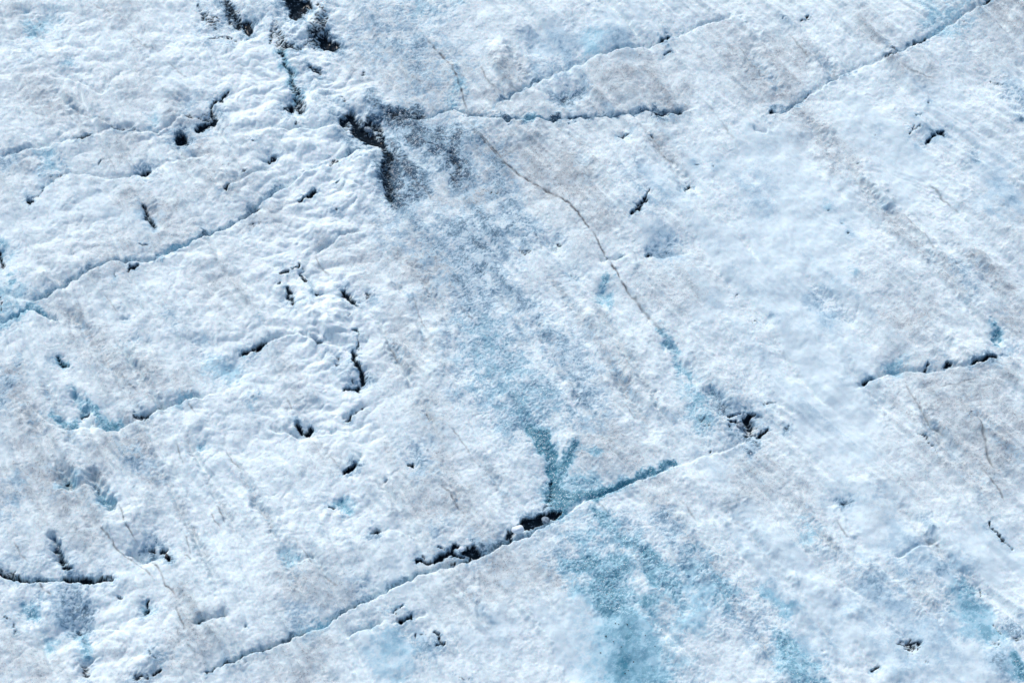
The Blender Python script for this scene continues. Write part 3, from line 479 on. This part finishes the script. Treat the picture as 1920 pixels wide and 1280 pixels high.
def grid_mesh(name, X, Y, Z):
    ny, nx = X.shape
    me = bpy.data.meshes.new(name)
    co = np.empty((ny * nx, 3), np.float32)
    co[:, 0] = X.ravel(); co[:, 1] = Y.ravel(); co[:, 2] = Z.ravel()
    idx = np.arange(ny * nx, dtype=np.int32).reshape(ny, nx)
    f = np.stack([idx[:-1, :-1], idx[:-1, 1:], idx[1:, 1:], idx[1:, :-1]], -1).reshape(-1, 4)
    me.vertices.add(len(co)); me.vertices.foreach_set('co', co.ravel())
    me.loops.add(f.size); me.loops.foreach_set('vertex_index', f.ravel())
    me.polygons.add(len(f)); me.polygons.foreach_set('loop_start', np.arange(0, f.size, 4, dtype=np.int32))
    me.polygons.foreach_set('use_smooth', np.ones(len(f), bool))
    me.update(calc_edges=True)
    return me

def color_attr(me, name, chans):
    at = me.attributes.new(name, 'FLOAT_COLOR', 'POINT')
    d = np.zeros((len(me.vertices), 4), np.float32)
    for i, c in enumerate(chans): d[:, i] = c.ravel()
    at.data.foreach_set('color', d.ravel())

ice = grid_mesh('ground', GX, GY, HZ)
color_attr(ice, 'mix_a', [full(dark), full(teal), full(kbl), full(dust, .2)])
color_attr(ice, 'mix_b', [full(smoo, .2), full(lump), full(hair), full(np.clip(M_line, 0, 1))])
ground = bpy.data.objects.new('ground', ice)
COL.objects.link(ground)
ground['kind'] = 'structure'
ground['label'] = 'white and blue glacier ice surface with cracks, lumpy crust and dust streaks'

# ------------------------------------------------------------------ materials
def new_mat(name):
    m = bpy.data.materials.new(name); m.use_nodes = True
    nt = m.node_tree
    return m, nt, nt.nodes['Principled BSDF']

def node(nt, t, **kw):
    n = nt.nodes.new(t)
    for k, v in kw.items(): setattr(n, k, v)
    return n

m_ice, nt, bs = new_mat('glacier_ice')
L = nt.links.new
ta = node(nt, 'ShaderNodeAttribute', attribute_name='mix_a')
tb = node(nt, 'ShaderNodeAttribute', attribute_name='mix_b')
sa = node(nt, 'ShaderNodeSeparateColor'); L(ta.outputs['Color'], sa.inputs[0])
sb = node(nt, 'ShaderNodeSeparateColor'); L(tb.outputs['Color'], sb.inputs[0])
geo = node(nt, 'ShaderNodeNewGeometry')
def noise_tex(scale, detail=3, rough=.6):
    n = node(nt, 'ShaderNodeTexNoise'); n.inputs['Scale'].default_value = scale
    n.inputs['Detail'].default_value = detail; n.inputs['Roughness'].default_value = rough
    L(geo.outputs['Position'], n.inputs['Vector']); return n.outputs['Fac']
def math_n(op, a, b=None, clamp=False):
    n = node(nt, 'ShaderNodeMath', operation=op, use_clamp=clamp)
    for i, v in enumerate((a, b)):
        if v is None: continue
        if isinstance(v, (int, float)): n.inputs[i].default_value = v
        else: L(v, n.inputs[i])
    return n.outputs[0]
def mix_col(fac, a, b):
    n = node(nt, 'ShaderNodeMix', data_type='RGBA')
    if isinstance(fac, (int, float)): n.inputs[0].default_value = fac
    else: L(fac, n.inputs[0])
    for i, v in ((6, a), (7, b)):
        if isinstance(v, tuple): n.inputs[i].default_value = (*v, 1)
        else: L(v, n.inputs[i])
    return n.outputs[2]
n1 = noise_tex(34, 4, .75); n3 = noise_tex(75, 2, .6); n4 = noise_tex(26, 3, .7); n2 = noise_tex(2.2, 3, .6)
snow = mix_col(n2, (.73, .85, .872), (.815, .90, .918))
snow = mix_col(math_n('MULTIPLY', sb.outputs['Red'], .60), snow, (.635, .765, .815))
snow = mix_col(math_n('MULTIPLY', sb.outputs['Green'], .75), snow, (.83, .925, .94))
c = mix_col(math_n('MULTIPLY', ta.outputs['Alpha'], .70), snow, (.36, .385, .40))
def two(v, c, pale, deep):
    a = math_n('MULTIPLY', v, 1.7, True)
    b = math_n('MULTIPLY', math_n('SUBTRACT', v, .5, True), 2.0, True)
    return mix_col(b, mix_col(a, c, pale), deep)
c = two(sa.outputs['Blue'], c, (.36, .53, .64), (.03, .09, .15))
c = two(sa.outputs['Green'], c, (.34, .59, .70), (.07, .26, .355))
vo = node(nt, 'ShaderNodeTexVoronoi'); vo.inputs['Scale'].default_value = 52; L(geo.outputs['Position'], vo.inputs['Vector'])
vs_ = node(nt, 'ShaderNodeSeparateColor'); L(vo.outputs['Color'], vs_.inputs[0])
gr = math_n('MULTIPLY', math_n('GREATER_THAN', vs_.outputs['Red'], .70), math_n('LESS_THAN', vo.outputs['Distance'], .46))
amt = math_n('MULTIPLY', math_n('MULTIPLY', gr, vs_.outputs['Green']), math_n('ADD', sa.outputs['Blue'], sa.outputs['Green'], True))
amt = math_n('MULTIPLY', amt, math_n('SUBTRACT', 1.0, math_n('MULTIPLY', sb.outputs['Red'], .65)))
c = mix_col(amt, c, (.88, .94, .96))
gd = math_n('MULTIPLY', math_n('MULTIPLY', math_n('LESS_THAN', vs_.outputs['Red'], .16), math_n('LESS_THAN', vo.outputs['Distance'], .40)), math_n('MULTIPLY', ta.outputs['Alpha'], 1.1, True))
c = mix_col(gd, c, (.16, .16, .17))
c = mix_col(math_n('MULTIPLY', sb.outputs['Blue'], 1.0), c, (.10, .10, .105))
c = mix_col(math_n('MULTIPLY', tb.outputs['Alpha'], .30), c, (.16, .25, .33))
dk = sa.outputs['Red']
c = mix_col(math_n('MULTIPLY', math_n('MULTIPLY', math_n('SUBTRACT', n3, .50, True), math_n('SUBTRACT', 1.0, math_n('MULTIPLY', sb.outputs['Red'], .8))), math_n('ADD', math_n('MULTIPLY', ta.outputs['Alpha'], 2.2), 1.1), True), c, (.30, .36, .42))
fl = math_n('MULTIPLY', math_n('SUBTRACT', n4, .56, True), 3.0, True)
c = mix_col(dk, c, mix_col(fl, (.006, .014, .024), (.12, .19, .26)))  # darkness of deep cracks and pits painted into the ice colour
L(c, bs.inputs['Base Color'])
L(math_n('MULTIPLY', math_n('SUBTRACT', 1.0, dk), .45), bs.inputs['Subsurface Weight'])
bs.inputs['Subsurface Radius'].default_value = (.5, .85, 1.0)
bs.inputs['Subsurface Scale'].default_value = .035
ro = math_n('SUBTRACT', .85, math_n('MULTIPLY', math_n('ADD', sa.outputs['Green'], sa.outputs['Blue'], True), .40))
L(ro, bs.inputs['Roughness'])
L(math_n('SUBTRACT', .35, math_n('MULTIPLY', dk, .32)), bs.inputs['Specular IOR Level'])
bump = node(nt, 'ShaderNodeBump'); bump.inputs['Strength'].default_value = .55; bump.inputs['Distance'].default_value = .012
L(math_n('SUBTRACT', .55, math_n('MULTIPLY', sb.outputs['Red'], .45)), bump.inputs['Strength'])
L(n1, bump.inputs['Height']); L(bump.outputs[0], bs.inputs['Normal'])
ice.materials.append(m_ice)

m_water, nt, bs = new_mat('dark_meltwater')
g2 = node(nt, 'ShaderNodeNewGeometry'); wz = node(nt, 'ShaderNodeTexNoise'); wz.inputs['Scale'].default_value = 22; wz.inputs['Detail'].default_value = 4; wz.inputs['Roughness'].default_value = .7
nt.links.new(g2.outputs['Position'], wz.inputs['Vector'])
wr = node(nt, 'ShaderNodeValToRGB'); wr.color_ramp.elements[0].position = .56; wr.color_ramp.elements[0].color = (.004, .010, .017, 1); wr.color_ramp.elements[1].position = .74; wr.color_ramp.elements[1].color = (.12, .19, .27, 1)
nt.links.new(wz.outputs['Fac'], wr.inputs[0]); nt.links.new(wr.outputs[0], bs.inputs['Base Color'])
bs.inputs['Roughness'].default_value = .08
bs.inputs['Specular IOR Level'].default_value = .04

m_chunk, nt, bs = new_mat('ice_block')
L = nt.links.new
geo = node(nt, 'ShaderNodeNewGeometry')
nz = node(nt, 'ShaderNodeTexNoise'); nz.inputs['Scale'].default_value = 18; nz.inputs['Detail'].default_value = 4
L(geo.outputs['Position'], nz.inputs['Vector'])
rp = node(nt, 'ShaderNodeValToRGB')
rp.color_ramp.elements[0].position = .35; rp.color_ramp.elements[0].color = (.62, .72, .82, 1)
rp.color_ramp.elements[1].position = .62; rp.color_ramp.elements[1].color = (.84, .9, .95, 1)
L(nz.outputs['Fac'], rp.inputs[0]); L(rp.outputs[0], bs.inputs['Base Color'])
bp = node(nt, 'ShaderNodeBump'); bp.inputs['Strength'].default_value = .5; bp.inputs['Distance'].default_value = .02
L(nz.outputs['Fac'], bp.inputs['Height']); L(bp.outputs[0], bs.inputs['Normal'])
bs.inputs['Roughness'].default_value = .6
m_dchunk, nt, bs2 = new_mat('dusty_ice_block')
nz = node(nt, 'ShaderNodeTexNoise'); nz.inputs['Scale'].default_value = 25
geo = node(nt, 'ShaderNodeNewGeometry'); nt.links.new(geo.outputs['Position'], nz.inputs['Vector'])
rp = node(nt, 'ShaderNodeValToRGB')
rp.color_ramp.elements[0].position = .35; rp.color_ramp.elements[0].color = (.10, .14, .18, 1)
rp.color_ramp.elements[1].position = .62; rp.color_ramp.elements[1].color = (.28, .36, .43, 1)
nt.links.new(nz.outputs['Fac'], rp.inputs[0]); nt.links.new(rp.outputs[0], bs2.inputs['Base Color'])
bs2.inputs['Roughness'].default_value = .6
m_cry, nt, bs = new_mat('ice_crystal')
bs.inputs['Base Color'].default_value = (.93, .97, .99, 1)
bs.inputs['Roughness'].default_value = .18
m_stone, nt, bs = new_mat('dark_stone')
nz = node(nt, 'ShaderNodeTexNoise'); nz.inputs['Scale'].default_value = 60
rp = node(nt, 'ShaderNodeValToRGB')
rp.color_ramp.elements[0].color = (.012, .014, .018, 1); rp.color_ramp.elements[1].color = (.05, .05, .055, 1)
nt.links.new(nz.outputs['Fac'], rp.inputs[0]); nt.links.new(rp.outputs[0], bs.inputs['Base Color'])
bs.inputs['Roughness'].default_value = .6

# ------------------------------------------------------------------ height lookup
def surf(px, py):
    X, Y = to_ground(px, py)
    for _ in range(2):
        i = int(np.clip(np.searchsorted(xs, X), 1, NX - 1)); j = int(np.clip(np.searchsorted(ys, Y), 1, NY - 1))
        z = float(HZ[j, i])
        k = (CAM[2] - z) / CAM[2]
        Xg, Yg = to_ground(px, py)
        X, Y = Xg * k, CAM[1] + (Yg - CAM[1]) * k
    return X, Y, z

# ------------------------------------------------------------------ melt water standing in the larger openings
lv = base_level - .055 - .03 * sstep(.5, .95, M_dark)
POOLS = [  # box in the survey grid and what it is
 ((925, 945, 1062, 1016), 'black meltwater in the long crack below the teal melt channel'),
 ((770, 1012, 915, 1064), 'black meltwater in the jagged crack opening below the middle of the ice'),
 ((632, 200, 745, 300), 'black water in the widest dark gash near the top centre'),
 ((530, -40, 592, 48), 'black water in the hole cut by the top edge'),
 ((594, 50, 640, 96), 'black water in the hole just right of the small snow lump near the top'),
 ((425, 20, 476, 66), 'black water in the pointed hole near the top left'),
 ((100, 1066, 226, 1096), 'black water in the long crack near the lower left edge'),
 ((1812, 660, 1876, 694), 'black water in the straight slot near the right edge'),
 ((1362, 762, 1442, 820), 'black water in the broken hole right of the teal melt channel'),
 ((636, 866, 680, 892), 'black water in the short slanting slot below centre left'),
 ((636, 655, 694, 734), 'black water at the foot of the crooked crack through lumpy snow'),
]
for (x0, y0, x1, y1), lab in POOLS:
    rr = np.where((PYv >= y0) & (PYv <= y1))[0]
    a, b = rr[0], rr[-1] + 1
    cc = np.where((PX[a:b].max(0) >= x0) & (PX[a:b].min(0) <= x1))[0]
    ca, cb = cc[0], cc[-1] + 1
    sl = (slice(a, b, 2), slice(ca, cb, 2))
    d = dark[sl]; X, Y, Zl = WX[sl], WY[sl], lv[sl]
    keep = (d > .5) & (PX[sl] > x0) & (PX[sl] < x1)
    q = keep[:-1, :-1] & keep[1:, :-1] & keep[:-1, 1:] & keep[1:, 1:]
    if q.sum() < 12: continue
    zz = float(np.median(Zl[keep])) + (Zl - np.median(Zl[keep])) * .8
    idx = np.full(d.shape, -1, int)
    jj, ii = np.where(q)
    verts, faces = [], []
    def vid(j, i):
        if idx[j, i] < 0:
            idx[j, i] = len(verts); verts.append((float(X[j, i]), float(Y[j, i]), float(zz[j, i])))
        return int(idx[j, i])
    for j, i in zip(jj, ii):
        faces.append((vid(j, i), vid(j, i + 1), vid(j + 1, i + 1), vid(j + 1, i)))
    me = bpy.data.meshes.new('water'); me.from_pydata(verts, [], faces); me.materials.append(m_water)
    me.polygons.foreach_set('use_smooth', np.ones(len(faces), bool))
    o = bpy.data.objects.new('water', me); COL.objects.link(o)
    o['kind'] = 'structure'; o['label'] = lab

# ------------------------------------------------------------------ loose blocks of ice and stones
def lump_mesh(name, seed, size, mat, angular=.8, sub=3):
    rnd = random.Random(seed)
    bm = bmesh.new()
    bmesh.ops.create_icosphere(bm, subdivisions=sub, radius=1)
    planes = []
    for k in range(9):
        v = Vector((rnd.gauss(0, 1), rnd.gauss(0, 1), rnd.gauss(0, 1))).normalized()
        planes.append((v, rnd.uniform(.62, .9)))
    off = Vector((rnd.uniform(0, 50), rnd.uniform(0, 50), seed))
    for v in bm.verts:
        p = v.co.copy()
        for n, dd in planes:
            e = p.dot(n) - dd
            if e > 0: p -= n * e * angular
        p *= 1 + .10 * mnoise.noise(p * 2 + off) + .05 * mnoise.noise(p * 5 + off)
        v.co = Vector((p.x * size[0], p.y * size[1], p.z * size[2]))
    me = bpy.data.meshes.new(name); bm.to_mesh(me); bm.free()
    me.materials.append(mat)
    me.polygons.foreach_set('use_smooth', np.ones(len(me.polygons), bool))
    return me

def block(name, px, py, size, rz, lab, cat, seed, mat, grp=None, sink=.35, angular=.85, lift=0.0, sub=3):
    X, Y, z = surf(px, py)
    o = bpy.data.objects.new(name, lump_mesh(name, seed, size, mat, angular, sub))
    COL.objects.link(o)
    o.location = (X, Y, z + size[2] * (1 - 2 * sink) + lift)
    o.rotation_euler = (0, 0, math.radians(rz))
    o['label'] = lab; o['category'] = cat
    if grp: o['group'] = grp
    return o

G1 = 'ice blocks wedged in the cracks'
block('ice_block', 971, 997, (.115, .085, .07), 15, 'rounded white ice block at the left end of the black crack below the teal channel', 'ice block', 3, m_ice if False else m_chunk, G1, lift=.07)
block('ice_block', 1023, 979, (.085, .075, .06), 20, 'grey dusty ice block lying in the black crack below the teal channel', 'ice block', 5, m_dchunk, G1, lift=.06)
block('ice_block', 865, 1032, (.055, .06, .05), 60, 'small white ice block standing between two black holes of the jagged crack', 'ice block', 8, m_chunk, G1, lift=.05)
block('ice_block', 1383, 776, (.085, .05, .045), 10, 'pale oval ice block at the upper edge of the broken hole', 'ice block', 14, m_chunk, G1, lift=.02)
block('ice_block', 1388, 799, (.08, .07, .04), 10, 'blue grey ice block inside the broken hole right of the teal channel', 'ice block', 15, m_dchunk, G1, lift=.01)
block('snow_lump', 691, 247, (.10, .07, .05), -20, 'bluish snow lump inside the widest black gash', 'snow lump', 23, m_dchunk, None, sink=.3, lift=.03)
block('stone', 313, 1042, (.028, .045, .03), 10, 'dark oval stone at the lower end of the blue hollow, lower left', 'stone', 31, m_stone, None)
rnd = random.Random(77)
STONES = [(1136, 1192), (1154, 1168), (1160, 1170), (1176, 1170), (1228, 1211), (1172, 1262), (1178, 1256), (1138, 1114), (1126, 1223), (1210, 1190), (1150, 1202), (1188, 1240), (1240, 1180), (1165, 1212)]
for i, (x, y) in enumerate(STONES):
    s = rnd.uniform(.010, .018)
    block('stone', x, y, (s, s * .8, s * .7), rnd.uniform(0, 180), 'tiny dark stone lying on the pale blue ice at the bottom edge', 'stone', 40 + i, m_stone, 'tiny stones on the blue ice', sink=.3, sub=2)

# ------------------------------------------------------------------ glittering ice crystals, too many to count
rng = np.random.RandomState(5)
prob = np.clip(M_teal * .9 + M_k * .8 - .05, 0, 1) * (1 - .8 * smoo) * (1 - .6 * lump) * (.35 + .9 * np.clip(patch2 + .3, 0, 1)) * (1 - .5 * dark)
prob *= fe
N = 30000
cand_j = rng.randint(0, core.shape[0], N * 10); cand_i = rng.randint(0, core.shape[1], N * 10)
k = rng.rand(N * 10) < prob[cand_j, cand_i] * .9
cj, ci = cand_j[k][:N], cand_i[k][:N]
n = len(cj)
size = .005 + .006 * rng.rand(n) ** 3
base = np.array([[1, 0, 0], [0, .8, 0], [-1, 0, 0], [0, -.8, 0], [0, 0, .2], [0, 0, -.2]], np.float32)
F = np.array([[0, 1, 4], [1, 2, 4], [2, 3, 4], [3, 0, 4], [1, 0, 5], [2, 1, 5], [3, 2, 5], [0, 3, 5]], np.int32)
q = rng.randn(n, 4) * np.array([1, .16, .16, 1.0]); q /= np.linalg.norm(q, axis=1)[:, None]
w_, x_, y_, z_ = q.T
R = np.stack([1 - 2 * (y_**2 + z_**2), 2 * (x_*y_ - z_*w_), 2 * (x_*z_ + y_*w_), 2 * (x_*y_ + z_*w_), 1 - 2 * (x_**2 + z_**2), 2 * (y_*z_ - x_*w_), 2 * (x_*z_ - y_*w_), 2 * (y_*z_ + x_*w_), 1 - 2 * (x_**2 + y_**2)], -1).reshape(n, 3, 3)
vs = np.einsum('nij,kj->nki', R, base) * (size[:, None, None] * (0.7 + .6 * rng.rand(n, 6, 1)))
vs[:, :, 0] += WX[cj, ci][:, None]; vs[:, :, 1] += WY[cj, ci][:, None]; vs[:, :, 2] += (core[cj, ci] + size * .25)[:, None]
fs = (F[None] + (np.arange(n) * 6)[:, None, None]).reshape(-1, 3).astype(np.int32)
me = bpy.data.meshes.new('ice_crystals')
me.vertices.add(n * 6); me.vertices.foreach_set('co', vs.astype(np.float32).ravel())
me.loops.add(fs.size); me.loops.foreach_set('vertex_index', fs.ravel())
me.polygons.add(len(fs)); me.polygons.foreach_set('loop_start', np.arange(0, fs.size, 3, dtype=np.int32))
me.update(calc_edges=True)
me.materials.append(m_cry)
o = bpy.data.objects.new('ice_crystals', me); COL.objects.link(o)
o['kind'] = 'stuff'; o['label'] = 'glittering loose ice crystals scattered over the bare ice'; o['category'] = 'ice crystals'
